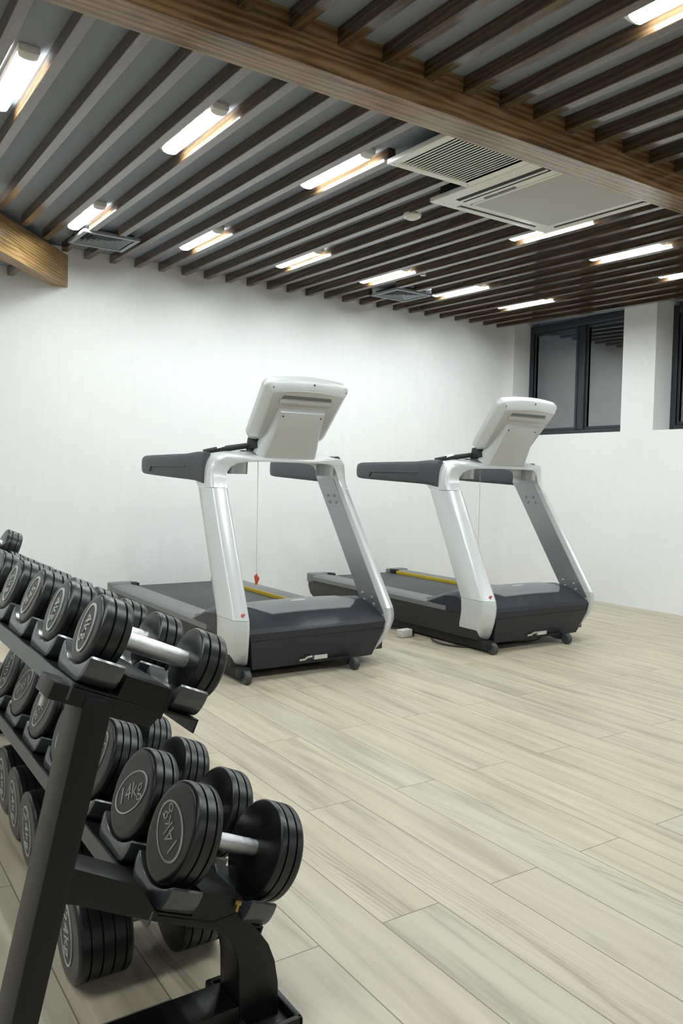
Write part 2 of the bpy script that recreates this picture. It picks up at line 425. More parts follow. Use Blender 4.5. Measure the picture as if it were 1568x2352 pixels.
for (x0, x1, y0, y1), lab in zip(VENTS, ('grey square ceiling vent beside the diagonal beam', 'grey square ceiling vent between two lights far from the diagonal beam')):
    v = thing('ceiling_vent', lab, 'vent', (x0, y0, sz(y0)), (rx, 0, 0), 'square grey ceiling diffusers')
    w = x1-x0; f = .03
    bm = new()
    for a, b in (((0, 0), (f, w)), ((w-f, 0), (w, w)), ((f, 0), (w-f, f)), ((f, w-f), (w-f, w))): add_box(bm, (*a, -.008), (*b, .012), .003)
    obj('frame', bm, 'ventgrey', v)
    bm = new(); add_box(bm, (f, f, .03), (w-f, w-f, .034)); obj('backing', bm, 'dark', v, 0)
    bm = new()
    # four-way diffuser: slanted blades parallel to each side, mitred on the diagonals
    c = w/2; nb = 5
    for i in range(nb):
        a = f+.006+(c-f-.012)*i/nb; t = (c-f)/nb*.55
        for q in range(4):
            ring = []
            for (p, zz) in ((a, -.003), (a+t, .020)):
                for s in (-1, 1):
                    x_, y_ = (p-c), s*(c-p)
                    for _ in range(q): x_, y_ = -y_, x_
                    ring.append((x_+c, y_+c, zz))
            vs = [bm.verts.new(p) for p in (ring[0], ring[1], ring[3], ring[2])]
            vs2 = [bm.verts.new(Vector(p)+Vector((0, 0, .003))) for p in (ring[0], ring[1], ring[3], ring[2])]
            bm.faces.new(vs); bm.faces.new(vs2[::-1])
            for j in range(4): bm.faces.new((vs[j], vs[(j+1) % 4], vs2[(j+1) % 4], vs2[j]))
    bmesh.ops.recalc_face_normals(bm, faces=bm.faces)
    obj('blades', bm, 'ventgrey', v, 0)
sd = thing('smoke_detector', 'round white smoke detector hanging between ceiling slats beside the air conditioner', 'smoke detector', (2.925, 3.715, cz(3.715)))
bm = new(); add_lathe(bm, [(0, .03), (-.05, .03), (-.051, .05), (-.06, .054), (-.072, .05), (-.075, .044)], 'Z', 32); obj('base', bm, 'acwhite', sd)
bm = new(); add_lathe(bm, [(-.074, .040), (-.081, .034), (-.086, .022), (-.087, .004)], 'Z', 32); obj('sensing_chamber', bm, 'acwhite', sd)
sk = thing('sprinkler', 'tiny white sprinkler head between slats beside a far ceiling light', 'sprinkler', (3.93, 4.84, cz(4.84)))
bm = new(); add_lathe(bm, [(0, .03), (-.006, .03), (-.008, .012), (-.045, .012), (-.046, .02), (-.06, .022), (-.062, .006)], 'Z', 20); obj('body', bm, 'acwhite', sk)

# ------------------------------------------------------------------ treadmill
def make_treadmill():
    """origin: floor under the middle of the front face; +y runs back along the deck"""
    R = thing('treadmill', '', 'treadmill')
    def both(f):
        f(False); f(True)
    # deck skirt, side profile in (y,z)
    prof = [(.10, .075), (.10, .225), (.3, .24), (2.10, .238), (2.185, .232), (2.185, .17), (2.15, .11), (2.08, .075), (1.9, .066)]
    bm = new(); add_prism(bm, [(-.505, y, z) for y, z in prof], (1.01, 0, 0), .008); obj('deck_skirt', bm, 'skirt', R)
    bm = new(); add_box(bm, (-.335, .30, .236), (.335, 2.165, .2475), .003); obj('running_belt', bm, 'belt', R)
    for s in (-1, 1):
        bm = new()
        p = [(.338, .238), (.338, .262), (.35, .27), (.47, .272), (.498, .268), (.512, .255), (.512, .225), (.505, .225), (.505, .238)]
        add_loft(bm, [[(s*x, y, z) for x, z in p] for y in (.40, 2.10)]); o = obj('foot_rail', bm, 'rail', R)
        bm = new(); add_box(bm, (min(s*.329, s*.3385), .42, .2475), (max(s*.329, s*.3385), 2.04, .2745), .002); obj('edge_stripe', bm, 'yellow', o) if s > 0 else bm.free()
        bm = new(); add_box(bm, (min(s*.325, s*.515), 2.10, .205), (max(s*.325, s*.515), 2.195, .281), .012, 3); obj('end_cap', bm, 'rail', R)
        bm = new(); add_box(bm, (min(s*.318, s*.36), 2.04, .25), (max(s*.318, s*.36), 2.12, .284), .004); obj('belt_guide', bm, 'black', R)
    # motor hood
    hp = [(.055, .055), (.0, .20), (-.005, .262), (.012, .285), (.10, .322), (.20, .362), (.30, .372), (.42, .335), (.52, .262), (.52, .12), (.3, .055)]
    wd = [.395, .432, .445, .446, .446, .442, .44, .437, .43, .43, .40]
    bm = new()
    half = 10
    rings = []
    for i in range(half+1):
        f = -1+2*i/half
        e = 1-.0*abs(f)
        rings.append([(f*w, y+(.0 if abs(f) < .99 else .004), z+(.012*(1-f*f) if .09 < y < .45 and z > .3 else 0)) for (y, z), w in zip(hp, wd)])
    add_loft(bm, rings); hood = obj('motor_hood', bm, 'navy', R, 25)
    # shoulders that run along the deck beside the uprights
    for s in (-1, 1):
        bm = new()
        q = [(.16, .23, .30), (.30, .23, .355), (.42, .23, .345), (.58, .23, .285), (.70, .23, .26)]
        rg = []
        for y, z0, z1 in q:
            rg.append([(s*x, y, z) for x, z in ((.33, z0), (.33, z1), (.36, z1+.012), (.47, z1+.004), (.508, z1-.02), (.512, z0))])
        add_loft(bm, rg); obj('hood_shoulder', bm, 'navy', R)
    # grey cover panel with a maker's streak
    bm = new()
    top = [(-.41, .235, .388), (-.27, .105, .342), (.27, .105, .342), (.385, .165, .365), (.40, .30, .392), (.22, .44, .345), (-.22, .44, .345)]
    a = [(-.355, .21), (-.25, .115), (.27, .115), (.345, .17), (.30, .33), (.2, .40), (-.25, .40), (-.36, .30)]
    def hz(x, y):
        ys_ = [p[0] for p in hp[4:9]]; zs_ = [p[1] for p in hp[4:9]]
        for i in range(len(ys_)-1):
            if ys_[i] <= y <= ys_[i+1]:
                t = (y-ys_[i])/(ys_[i+1]-ys_[i]); z = zs_[i]+t*(zs_[i+1]-zs_[i]); break
        f = x/.445
        return z+.012*(1-f*f)
    # subdivided so that it follows the hood
    ny = 8; rows_ = []
    for i in range(ny+1):
        y = .115+(.40-.115)*i/ny
        xl = -.25-.115*min(1, (y-.115)/.10) if y < .30 else -.365+.115*(y-.30)/.10
        xr = .27+.085*min(1, (y-.115)/.06) if y < .2 else .355-.16*(y-.2)/.2
        rows_.append([(xl+(xr-xl)*j/8, y) for j in range(9)])
    g1 = [[bm.verts.new((x, y, hz(x, y)+.006)) for x, y in r] for r in rows_]
    g0 = [[bm.verts.new((x, y, hz(x, y)-.004)) for x, y in r] for r in rows_]
    for g, rev in ((g1, 0), (g0, 1)):
        for i in range(ny):
            for j in range(8):
                q = (g[i][j], g[i][j+1], g[i+1][j+1], g[i+1][j]); bm.faces.new(q[::-1] if rev else q)
    rim = lambda g: [g[0][j] for j in range(9)]+[g[i][8] for i in range(1, ny+1)]+[g[ny][j] for j in range(7, -1, -1)]+[g[i][0] for i in range(ny-1, 0, -1)]
    r1, r0 = rim(g1), rim(g0)
    for i in range(len(r1)):
        j = (i+1) % len(r1); bm.faces.new((r0[i], r0[j], r1[j], r1[i]))
    bmesh.ops.recalc_face_normals(bm, faces=bm.faces)
    pn = obj('hood_panel', bm, 'hoodtop', hood)
    bm = new()
    for (x0, x1, y0, y1) in ((-.06, .03, .228, .240), (-.045, .055, .243, .250)):
        gg = [[bm.verts.new((x, y, hz(x, y)+.0075)) for x in (x0, (x0+x1)/2, x1)] for y in (y0, y1)]
        for j in range(2): bm.faces.new((gg[0][j], gg[0][j+1], gg[1][j+1], gg[1][j]))
    obj('hood_marking', bm, 'sticker', pn, 0)
    # groove, stickers and handle at the front
    bm = new(); add_prism(bm, [(-.30, .006, .195), (-.30, .013, .178), (-.30, .035, .180), (-.30, .03, .197)], (.62, 0, 0)); obj('front_groove', bm, 'black', hood, 0)
    bm = new(); add_prism(bm, [(-.43, -.0035, .2225), (-.43, .002, .2165), (-.43, .01, .2165), (-.43, .01, .2225)], (.86, 0, 0)); obj('front_seam', bm, 'black', hood, 0)
    bm = new(); add_box(bm, (-.02, .030, .078), (.065, .045, .100)); obj('front_sticker', bm, 'sticker', hood, 0)
    bm = new(); add_tube(bm, [(-.115, .036, .083), (-.085, .028, .086), (-.07, .026, .097), (-.04, .026, .099)], .007, 8); obj('front_latch', bm, 'zinc', hood)
    # base frame, casters
    bm = new()
    for s in (-1, 1): add_box(bm, (s*.45-.03, .03 if s < 0 else .75, .014), (s*.45+.03, 2.0, .078), .006)
    for y in (.9, 1.8): add_box(bm, (-.45, y, .03), (.45, y+.06, .075), .004)
    add_box(bm, (-.45, .12, .04), (.30, .18, .075), .004)
    obj('base_frame', bm, 'black', R)
    for x in (-.465, .225):
        bm = new()
        if x > 0:
            add_prism(bm, [(x-.17, .03, .075), (x+.0, .03, .075), (x+.018, .03, .045), (x+.005, .03, .025), (x-.03, .03, .030), (x-.10, .03, .062)], (0, .05, 0), .003)
        else:
            add_box(bm, (x-.03, .0, .03), (x+.03, .06, .075), .004)
        b = obj('caster_bracket', bm, 'black', R)
        bm = new(); add_lathe(bm, [(-.018, .020), (-.018, .030), (-.013, .036), (.013, .036), (.018, .030), (.018, .020)], 'X', 28, (x+.006, .0, .036)); obj('caster', bm, 'wheel', b)
    bm = new()
    for x in (-.42, .42): add_lathe(bm, [(0, .03), (.012, .03), (.014, .018), (.07, .016)], 'Z', 20, (x, 1.95, 0))
    obj('rear_foot', bm, 'black', R)
    # uprights -------------------------------------------------------------
    def lerp(a, b, t): return a+(b-a)*t
    def sec(z):
        """outer x, inner x, inner-front y, outer-front y, back y"""
        t = (z-.335)/(1.03-.335)
        return (lerp(.528, .468, t), lerp(.448, .388, t), lerp(-.018, .40, t), lerp(.030, .452, t), lerp(.245, .655, t))
    def ring(s, ox, ix, fi, fo, bk, z, zt=0):
        c = .016
        pts = [(ix, bk-.006), (ix, fi+c), (ix+c*.5, fi+c*.2), (ix+c*1.3, fi), (ox-c*2.2, lerp(fi, fo, .55)), (ox-c*.6, fo-c*.5), (ox, fo+c), (ox, bk-c), (ox-c*.4, bk-c*.2), (ox-c*1.2, bk)]
        return [(s*x, y, z) for x, y in pts]
    for s in (-1, 1):
        bm = new(); add_loft(bm, [ring(s, *sec(z), z) for z in [.337+(1.026-.337)*i/10 for i in range(11)]]); up = obj('upright', bm, 'silver', R, 50)
        # boot
        kn = sec(.335)
        ks = [(.335, kn), (.30, (.530, .450, -.026, .022, .238)), (.26, (.530, .450, -.024, .024, .236)), (.20, (.522, .442, -.004, .046, .252)), (.12, (.500, .420, .045, .095, .292)), (.085, (.490, .412, .070, .118, .31)), (.078, (.484, .418, .082, .128, .302))]
        bm = new(); add_loft(bm, [ring(s, *v, z) for z, v in ks]); bt = obj('upright_boot', bm, 'silver', R, 50)
        if s < 0:
            bm = new(); add_lathe(bm, [(-.012, .0115), (.0, .0125)], 'Y', 20, (s*.476, .019, .362)); obj('red_sticker', bm, 'redmark', up)
        # inner metal plate with bolts
        bm = new()
        n = 6; rg = []
        for i in range(n+1):
            z = .30+(1.09-.30)*i/n; v = sec(z)
            y0, y1, x = v[2]+.055, v[4]-.004, v[1]
            rg.append([(s*(x-.004), y0, z), (s*(x-.004), y1, z), (s*(x+.003), y1, z), (s*(x+.003), y0, z)])
        add_loft(bm, rg); pl = obj('upright_plate', bm, 'plate', R, 20)
        for (z, f) in ((.385, .30), (.40, .72), (.345, .34), (.36, .76), (.985, .30), (.985, .66), (.945, .32), (.945, .68)):
            v = sec(z); bm = new(); add_lathe(bm, [(0, .0095), (-.004, .009), (-.006, .005)], 'X', 12, (0, 0, 0))
            if s < 0: mirx(bm)
            bmesh.ops.translate(bm, vec=(s*(v[1]-.004), lerp(v[2]+.055, v[4], f), z), verts=bm.verts)
            obj('bolt', bm, 'zinc' if z < .5 else 'ventgrey', pl)
    # bridge: shoulders and crossbar as one silver arch ---------------------
    bm = new(); rings = []
    def bring(fi, fo, bo, bi):      # front-inner(low), front-outer(top), back-outer(top), back-inner(low)
        P = [Vector(p) for p in (fi, fo, bo, bi)]; out = []
        for i in range(4):
            a, b, c = P[i-1], P[i], P[(i+1) % 4]
            r = .022
            la, lc = min(.45, r/max(1e-6, (a-b).length)), min(.45, r/max(1e-6, (c-b).length))
            pa, pc = b+(a-b)*la, b+(c-b)*lc
            out += [pa, (pa+pc)/2*.4+b*.6, pc]
        return out
    v = sec(1.029)
    stations = [
        ((-.388, v[2], 1.029), (-.468, v[3], 1.029), (-.468, v[4], 1.029), (-.388, v[4]-.004, 1.029)),
        ((-.384, .432, 1.075), (-.468, .478, 1.080), (-.468, .700, 1.068), (-.384, .69, 1.066)),
        ((-.376, .440, 1.112), (-.464, .480, 1.130), (-.466, .715, 1.105), (-.380, .70, 1.095)),
        ((-.352, .430, 1.148), (-.446, .462, 1.185), (-.456, .668, 1.175), (-.365, .68, 1.125)),
        ((-.318, .408, 1.168), (-.405, .434, 1.212), (-.425, .610, 1.228), (-.335, .66, 1.160)),
        ((-.270, .386, 1.177), (-.325, .404, 1.216), (-.345, .580, 1.246), (-.280, .64, 1.178)),
        ((-.180, .366, 1.181), (-.190, .376, 1.206), (-.190, .560, 1.256), (-.180, .62, 1.186)),
        ((0, .360, 1.182), (0, .370, 1.204), (0, .555, 1.258), (0, .615, 1.188)),
    ]
    rings = [bring(*s_) for s_ in stations]
    rings += [[Vector((-p.x, p.y, p.z)) for p in r] for r in rings[-2::-1]]
    add_loft(bm, rings); br = obj('console_bridge', bm, 'silver', R, 55)
    # grip brackets under the shoulders
    for s in (-1, 1):
        bm = new()
        arc = [(.30+.062*cos(t), .47-.062*sin(t)) for t in [PI*i/10 for i in range(11)]]
        rg = [[(s*x, y, z) for z, (x, y) in ((1.186, p), (1.108, (p[0]*.98+.006, p[1]+.006)))]+[(s*(x_), y_, z_) for z_, (x_, y_) in ((1.108, (p[0]*.9+.03, p[1]*.9+.047)), (1.186, (p[0]*.9+.03, p[1]*.9+.047)))] for p in arc]
        add_loft(bm, rg); obj('cup_bracket', bm, 'plate', R)
    # armrests
    for s in (-1, 1):
        bm = new(); rg = []
        for y, zb, zt_, w in ((.56, 1.045, 1.235, .030), (.66, 1.062, 1.236, .036), (.80, 1.070, 1.226, .036), (1.0, 1.078, 1.224, .036), (1.3, 1.090, 1.222, .034), (1.43, 1.096, 1.220, .032), (1.475, 1.102, 1.212, .027), (1.495, 1.118, 1.190, .016)):
            zc_ = (zb+zt_)/2; h = (zt_-zb)/2; cx = .452+.035*min(1, max(0, (y-.6)/.5))
            pts = []
            for i in range(20):
                t = 2*PI*i/20
                pts.append((s*(cx+w*math.copysign(abs(cos(t))**.55, cos(t))), y, zc_+h*math.copysign(abs(sin(t))**.7, sin(t))))
            rg.append(pts)
        add_loft(bm, rg); ar = obj('armrest', bm, 'hand', R)
        bm = new()
        pp = [(s*.5235, 1.30, 1.115), (s*.524, 1.27, 1.150), (s*.5245, 1.0, 1.152), (s*.522, .72, 1.152)]
        add_tube(bm, pp, .004, 6); obj('armrest_ridge', bm, 'hand', ar)
    # console tray and dark grips between shoulders and console
    bm = new(); add_prism(bm, [(-.25, .52, 1.228), (.25, .52, 1.228), (.25, .66, 1.228), (.2, .70, 1.228), (-.2, .70, 1.228), (-.25, .66, 1.228)], (0, 0, .022), .005)
    obj('console_tray', bm, 'navy', R)
    bm = new(); add_tube(bm, [(-.435, .64, 1.232), (-.38, .59, 1.248), (-.30, .54, 1.262), (-.22, .50, 1.276), (-.17, .49, 1.290)], .017, 12); pgp = obj('pulse_grip', bm, 'black', R)
    bm = new(); add_tube(bm, [(-.375, .585, 1.255), (-.335, .563, 1.268)], .0145, 10); obj('grip_sensor', bm, 'chrome', pgp)
    bm = new(); add_prism(bm, [(-.225, .42, 1.262), (-.225, .52, 1.25), (-.225, .50, 1.325), (-.225, .44, 1.33)], (.40, 0, 0), .01); obj('console_mount', bm, 'black', R)
    # console: local frame u (x), v (up the tilt), w (towards the front)
    V = Vector((0, -.664, .748)); Wn = Vector((0, -.748, -.664)); O = Vector((0, .448, 1.312))
    P = lambda u, v_, w: Vector((u, 0, 0))+O+V*v_+Wn*w
    def outline(sc, inset=0., n=6):
        hw0, hw1, hh = .262-inset, .277-inset, .442-inset
        r = max(.012, .050-inset*.6); pts = []
        for (cx, cy, a0) in ((hw1-r, hh-r-.018, 0), (-hw1+r, hh-r-.018, 90), (-hw0+r, inset+r, 180), (hw0-r, inset+r, 270)):
            for i in range(n+1):
                t = math.radians(a0+90*i/n); pts.append((cx+r*cos(t), cy+r*sin(t)))
            if a0 == 0:
                for i in range(1, 6):
                    f = i/6; x = (hw1-r)*(1-2*f); pts.append((x, hh-.018+.018*(1-(2*f-1)**2)))
        return pts
    o0, o1, o2 = outline(1), outline(1, .006), outline(1, .042)
    bm = new()
    add_loft(bm, [[P(*p, -.036) for p in o0], [P(*p, -.004) for p in o0], [P(*p, .006) for p in o1], [P(*p, .034) for p in o2], [P(*p, .037) for p in outline(1, .05)]])
    sh = obj('console_shell', bm, 'silver', R, 40)
    bm = new(); add_loft(bm, [[P(*p, .0365) for p in outline(1, .046)], [P(*p, .040) for p in outline(1, .05)]]); bp_ = obj('back_cover', bm, 'conback', sh, 40)
    bm = new(); add_loft(bm, [[P(*p, -.048) for p in outline(1, .012)], [P(*p, -.036) for p in outline(1, .001)]]); bz = obj('screen_bezel', bm, 'black', sh, 40)
    bm = new(); add_loft(bm, [[P(*p, -.050) for p in outline(1, .05)], [P(*p, -.047) for p in outline(1, .05)]]); obj('screen', bm, 'screen', bz, 40)
    def quad(name, pts, w0, w1, m, par, bev=.004):
        b_ = new(); add_prism(b_, [P(u, v_, w0) for u, v_ in pts], Wn*(w1-w0), bev); return obj(name, b_, m, par, 40)
    quad('vent_slot', [(-.170, .335), (-.160, .357), (.155, .357), (.165, .335)], .036, .0415, 'conslot', bp_, .001)
    quad('vent_lip', [(-.178, .303), (-.178, .331), (.172, .331), (.172, .303)], .038, .052, 'conback', bp_, .006)
    for (u, v_, w) in ((-.232, .392, .0205), (.02, .428, .0195), (.255, .388, .012)):
        b_ = new(); add_lathe(b_, [(-.003, .0048), (.003, .0048)], 'Z', 12)
        q = Vector((0, 0, 1)).rotation_difference(Wn)
        for vv in b_.verts: vv.co = q @ vv.co + P(u, v_, w)
        obj('screw', b_, 'black', sh)
    # neck
    Vn = Vector((0, -.50, .866)); Nn = Vector((0, -.866, -.50)); On = Vector((0, .385, 1.200))
    Pn = lambda u, v_, w: Vector((u, 0, 0))+On+Vn*v_+Nn*w
    nk = [(-.166, .325), (.164, .325), (.170, .18), (.197, 0), (-.199, 0), (-.172, .18)]
    bm = new()
    def nring(ins, w): return [Pn(u*(1-ins/.17), v_-(ins if v_ > .3 else 0), w) for u, v_ in nk]
    add_loft(bm, [nring(-.004, -.085), nring(0, -.048), nring(.010, -.014), nring(.022, -.003), nring(.026, -.001)])
    nkk = obj('console_neck', bm, 'silver', R, 35)
    bm = new(); add_loft(bm, [nring(.024, -.0015), nring(.027, .0005)]); nf = obj('neck_cover', bm, 'conback', nkk, 35)
    for u in (-.128, .125):
        b_ = new(); add_lathe(b_, [(-.003, .0048), (.003, .0048)], 'Z', 12)
        q = Vector((0, 0, 1)).rotation_difference(Nn)
        for vv in b_.verts: vv.co = q @ vv.co + Pn(u, .278, .0005)
        obj('screw', b_, 'black', nf)
    # emergency stop cord
    x, y = -.165, .47
    bm = new(); add_tube(bm, [(x, y, 1.182), (x+.001, y, .9), (x, y, .52)], .0017, 6); cd = obj('safety_cord', bm, 'cord', R)
    bm = new()
    add_prism(bm, [(x-.012, y-.006, .505), (x+.004, y-.006, .52), (x+.010, y-.006, .50), (x+.004, y-.006, .46), (x-.004, y-.006, .46)], (0, .012, 0), .002)
    add_prism(bm, [(x+.016, y-.006, .500), (x+.020, y-.006, .49), (x+.006, y-.006, .455), (x-.006, y-.006, .452), (x+.003, y-.006, .468)], (0, .012, 0), .002)
    obj('clip', bm, 'red', cd)
    return R
t1 = make_treadmill(); t2 = copy_tree(t1)
t1.location = (2.379, 3.75, 0); t2.location = (4.065, 3.65, 0)
for t in (t1, t2): t['group'] = 'two silver and charcoal treadmills'
t1['label'] = 'silver and charcoal treadmill nearer the dumbbell rack, red clip hanging on its cord'
t2['label'] = 'silver and charcoal treadmill nearer the windows, power cable under its deck'

# cable and plug box between the machines
bm = new()
pts = bez((3.62, 4.55, .012), (3.50, 4.75, .008), (3.34, 4.62, .008), (3.25, 4.45, .008), 12)[:-1] + bez((3.25, 4.45, .008), (3.12, 4.25, .008), (2.97, 4.30, .008), (2.90, 4.12, .008), 12)
add_tube(bm, pts, .006, 8); tag(obj('power_cable', bm, 'cable'), 'thin black power cable on the floor between the two treadmills', 'cable')
bm = new()
pts = bez((3.52, 4.15, .02), (3.42, 3.98, .006), (3.62, 3.80, .006), (3.75, 3.86, .006), 14)+bez((3.75, 3.86, .006), (3.95, 3.9, .006), (4.05, 3.72, .006), (4.12, 3.72, .05), 12)[1:]
add_tube(bm, pts, .006, 8); tag(obj('power_cable', bm, 'cable'), 'looped black cable on the floor under the treadmill nearer the windows', 'cable')
pg = thing('plug_adapter', 'small white plug box on the floor beside the treadmill nearer the windows', 'plug', (3.455, 4.36, 0), (0, 0, .1))
bm = new(); add_box(bm, (-.05, -.03, 0), (.05, .03, .055), .008, 3); obj('body', bm, 'plug', pg)
bm = new(); add_box(bm, (.05, -.018, .006), (.085, .018, .045), .006, 3); obj('plug', bm, 'cable', pg)

# ------------------------------------------------------------------ dumbbells and rack
TH = math.radians(23)
AX, NX = Vector((cos(TH), 0, -sin(TH))), Vector((sin(TH), 0, cos(TH)))
_mesh = {}
def shared(key, make):
    if key not in _mesh: _mesh[key] = make()
    return _mesh[key]
def head_mesh(R, t, g):
    bm = new(); e = .008
    pr = [(0, R-.016), (0, R-.0085), (.0018, R-.0045), (e*.6, R-.0014), (e, R-.0002)]
    s = e
    pr.append((e+.003, R))
    for k in range(g):
        p = e+(t-2*e)*(k+.62)/g if g > 1 else t*.5
        pr += [(p-.0022, R), (p-.0010, R-.0045), (p+.0010, R-.0045), (p+.0022, R)]
    pr += [(t-.005, R), (t-.001, R-.003), (t, R-.006)]
    pr = [(0, .004)]+pr+[(t, .02)]
    add_lathe(bm, pr, 'X', 64)
    me = bpy.data.meshes.new('head'); bm.to_mesh(me); bm.free()
    me.materials.append(M['rub']); me.materials.append(M['rubface'])
    me.polygons.foreach_set('use_smooth', [True]*len(me.polygons)); me.set_sharp_from_angle(angle=math.radians(40))
    for p in me.polygons:
        if abs(p.normal.x) > .9: p.material_index = 1
    return me
def label_mesh(text, ra, rb):
    """oval recess, printed ring and the weight; lies in local XY, faces +Z"""
    bm = new(); n = 56
    ell = lambda s, z: [(ra*s*cos(2*PI*i/n), rb*s*sin(2*PI*i/n), z) for i in range(n)]
    add_loft(bm, [ell(.97, -.001), ell(.97, .0006)])
    nf = len(bm.faces)
    rw = .0022/rb
    vs = [[bm.verts.new(p) for p in r] for r in (ell(1-rw, .0005), ell(1-rw, .0016), ell(1+rw*.3, .0016), ell(1+rw*.3, -.001))]
    for a, b in zip(vs, vs[1:]):
        for i in range(n): bm.faces.new((a[i], b[i], b[(i+1) % n], a[(i+1) % n])[::-1])
    cu = bpy.data.curves.new('weight_text', 'FONT'); cu.body = text; cu.align_x = 'CENTER'; cu.align_y = 'CENTER'
    cu.size = ra*.80; cu.extrude = .0008; cu.resolution_u = 2; cu.offset = -ra*.012
    to = bpy.data.objects.new('weight_text', cu); C.objects.link(to)
    dg = bpy.context.evaluated_depsgraph_get(); tm = bpy.data.meshes.new_from_object(to.evaluated_get(dg))
    C.objects.unlink(to); bpy.data.objects.remove(to)
    bm.faces.ensure_lookup_table()
    bm2 = bmesh.new(); bm2.from_mesh(tm)
    for v in bm2.verts: v.co.z += .0012
    tmp = bpy.data.meshes.new('tmp'); bm2.to_mesh(tmp); bm2.free(); bm.from_mesh(tmp)
    bm.faces.ensure_lookup_table()
    for i, f in enumerate(bm.faces): f.material_index = 0 if i < nf else 1
    me = bpy.data.meshes.new('weight_label'); bm.to_mesh(me); bm.free()
    me.materials.append(M['rublabel']); me.materials.append(M['print'])
    return me
def handle_mesh(L, r):
    bm = new(); add_lathe(bm, [(-L/2-.006, r*.6), (-L/2-.006, r), (-L/4, r*1.01), (0, r*1.04), (L/4, r*1.01), (L/2+.006, r), (L/2+.006, r*.6)], 'X', 32)
    me = bpy.data.meshes.new('handle'); bm.to_mesh(me); bm.free(); me.materials.append(M['chrome'])
    me.polygons.foreach_set('use_smooth', [True]*len(me.polygons)); me.set_sharp_from_angle(angle=math.radians(40)); return me
def link(name, me, par):
    o = bpy.data.objects.new(name, me); C.objects.link(o); o.parent = par; return o
def face_rot(phi, right=False):
    if not right: tx, ty, tz = Vector((0, -cos(phi), sin(phi))), Vector((0, sin(phi), cos(phi))), Vector((-1, 0, 0))
    else: tx, ty, tz = Vector((0, cos(phi), sin(phi))), Vector((0, -sin(phi), cos(phi))), Vector((1, 0, 0))
    return Matrix((tx, ty, tz)).transposed().to_4x4()
def dumbbell(label, loc, R, t, hl, text, phi, g, hr=.0165, tilt=TH, group=None, roll=0., yaw=0., oval=None):
    """loc: middle of the handle axis"""
    d = thing('dumbbell', label, 'dumbbell', loc, (0, tilt, yaw), group)
    oa, ob = oval or (R*.69, R*.44)
    hm = shared(('h', R, t, g), lambda: head_mesh(R, t, g)); lm = shared(('l', text, oa, ob), lambda: label_mesh(text, oa, ob))
    link('handle', shared(('b', hl, hr), lambda: handle_mesh(hl, hr)), d)
    a = link('head', hm, d); a.location = (-hl/2-t, 0, 0)
    l = link('weight_label', lm, a); l.matrix_local = Matrix.Translation((-.0006, 0, 0)) @ face_rot(phi)
    b = link('head', hm, d); b.location = (hl/2+t, 0, 0); b.rotation_euler = (0, 0, PI)
    l = link('weight_label', lm, b); l.matrix_local = Matrix.Translation((-.0006, 0, 0)) @ face_rot(phi+1.2)
    return d

# --- rack (end frame plane y = 1.37 .. 1.463)
rk = thing('dumbbell_rack', 'black two-tier dumbbell rack with slanted shelves and curved front feet', 'rack', (.5, 1.37, 0))
RO = Vector((.5, 1.37, 0)); FD = .093; RL = 3.62
rel = lambda pts, y=0.: [(p[0]-RO.x, y, p[1]) for p in pts]
C0, C1 = Vector((.422, 1.46, .818)), Vector((.581, 1.445, .412))
def an(Cc, a, n): return (Cc.x+AX.x*a+NX.x*n, Cc.z+AX.z*a+NX.z*n)
for j, fy in enumerate((0., RL-1.37-FD)):
    bm = new(); dz = .235
    add_prism(bm, rel([(.236, 0), (.282, 0), (.442, .69), (.432, .705), (.396, .715), (.389, .70)], fy), (0, FD+.006, 0), .004); obj('post', bm, 'rack', rk)
    bm = new(); add_prism(bm, rel([an(C0, -.045, -.0955), an(C0, .165, -.0955), an(C0, .150, -.128), an(C0, -.045, -.126)], fy+.003), (0, FD-.006, 0), .003); obj('upper_arm', bm, 'rack', rk)
    leg = [(.360, .428), (.495, .356), (.52, .31), an(C1, .0, -.131), an(C1, .12, -.131), (.690, .247), (.709, .233), (.734, .206), (.762, .165), (.777, .126), (.785, .08), (.787, .0), (.700, .0), (.697, .10), (.6965, .130), (.693, .155), (.684, .185), (.668, .208), (.642, .228), (.526, .279), (.457, .313), (.384, .350), (.345, .366)]
    bm = new(); add_prism(bm, rel(leg, fy+.002), (0, FD-.004, 0), .003); obj('curved_leg', bm, 'rack', rk, 30)
    bm = new(); add_box(bm, (.16-RO.x, fy+.001, 0), (.698-RO.x, fy+FD-.001, .06), .003); obj('foot_bar', bm, 'rack', rk)
    bm = new()
    x0, x1, y0, y1 = .693-RO.x, .812-RO.x, -.055+fy, .155+fy
    if j: y0, y1 = fy-.06, fy+FD+.055
    for a, b in (((x0, y0), (x1, y0+.014)), ((x0, y1-.014), (x1, y1)), ((x1-.014, y0), (x1, y1)), ((x0, y0), (x0+.014, y1))): add_box(bm, (*a, .0), (*b, .032), .005)
    add_box(bm, (x0+.005, y0+.005, .0), (x1-.005, y1-.005, .014), .002); obj('foot_cap', bm, 'rack', rk)
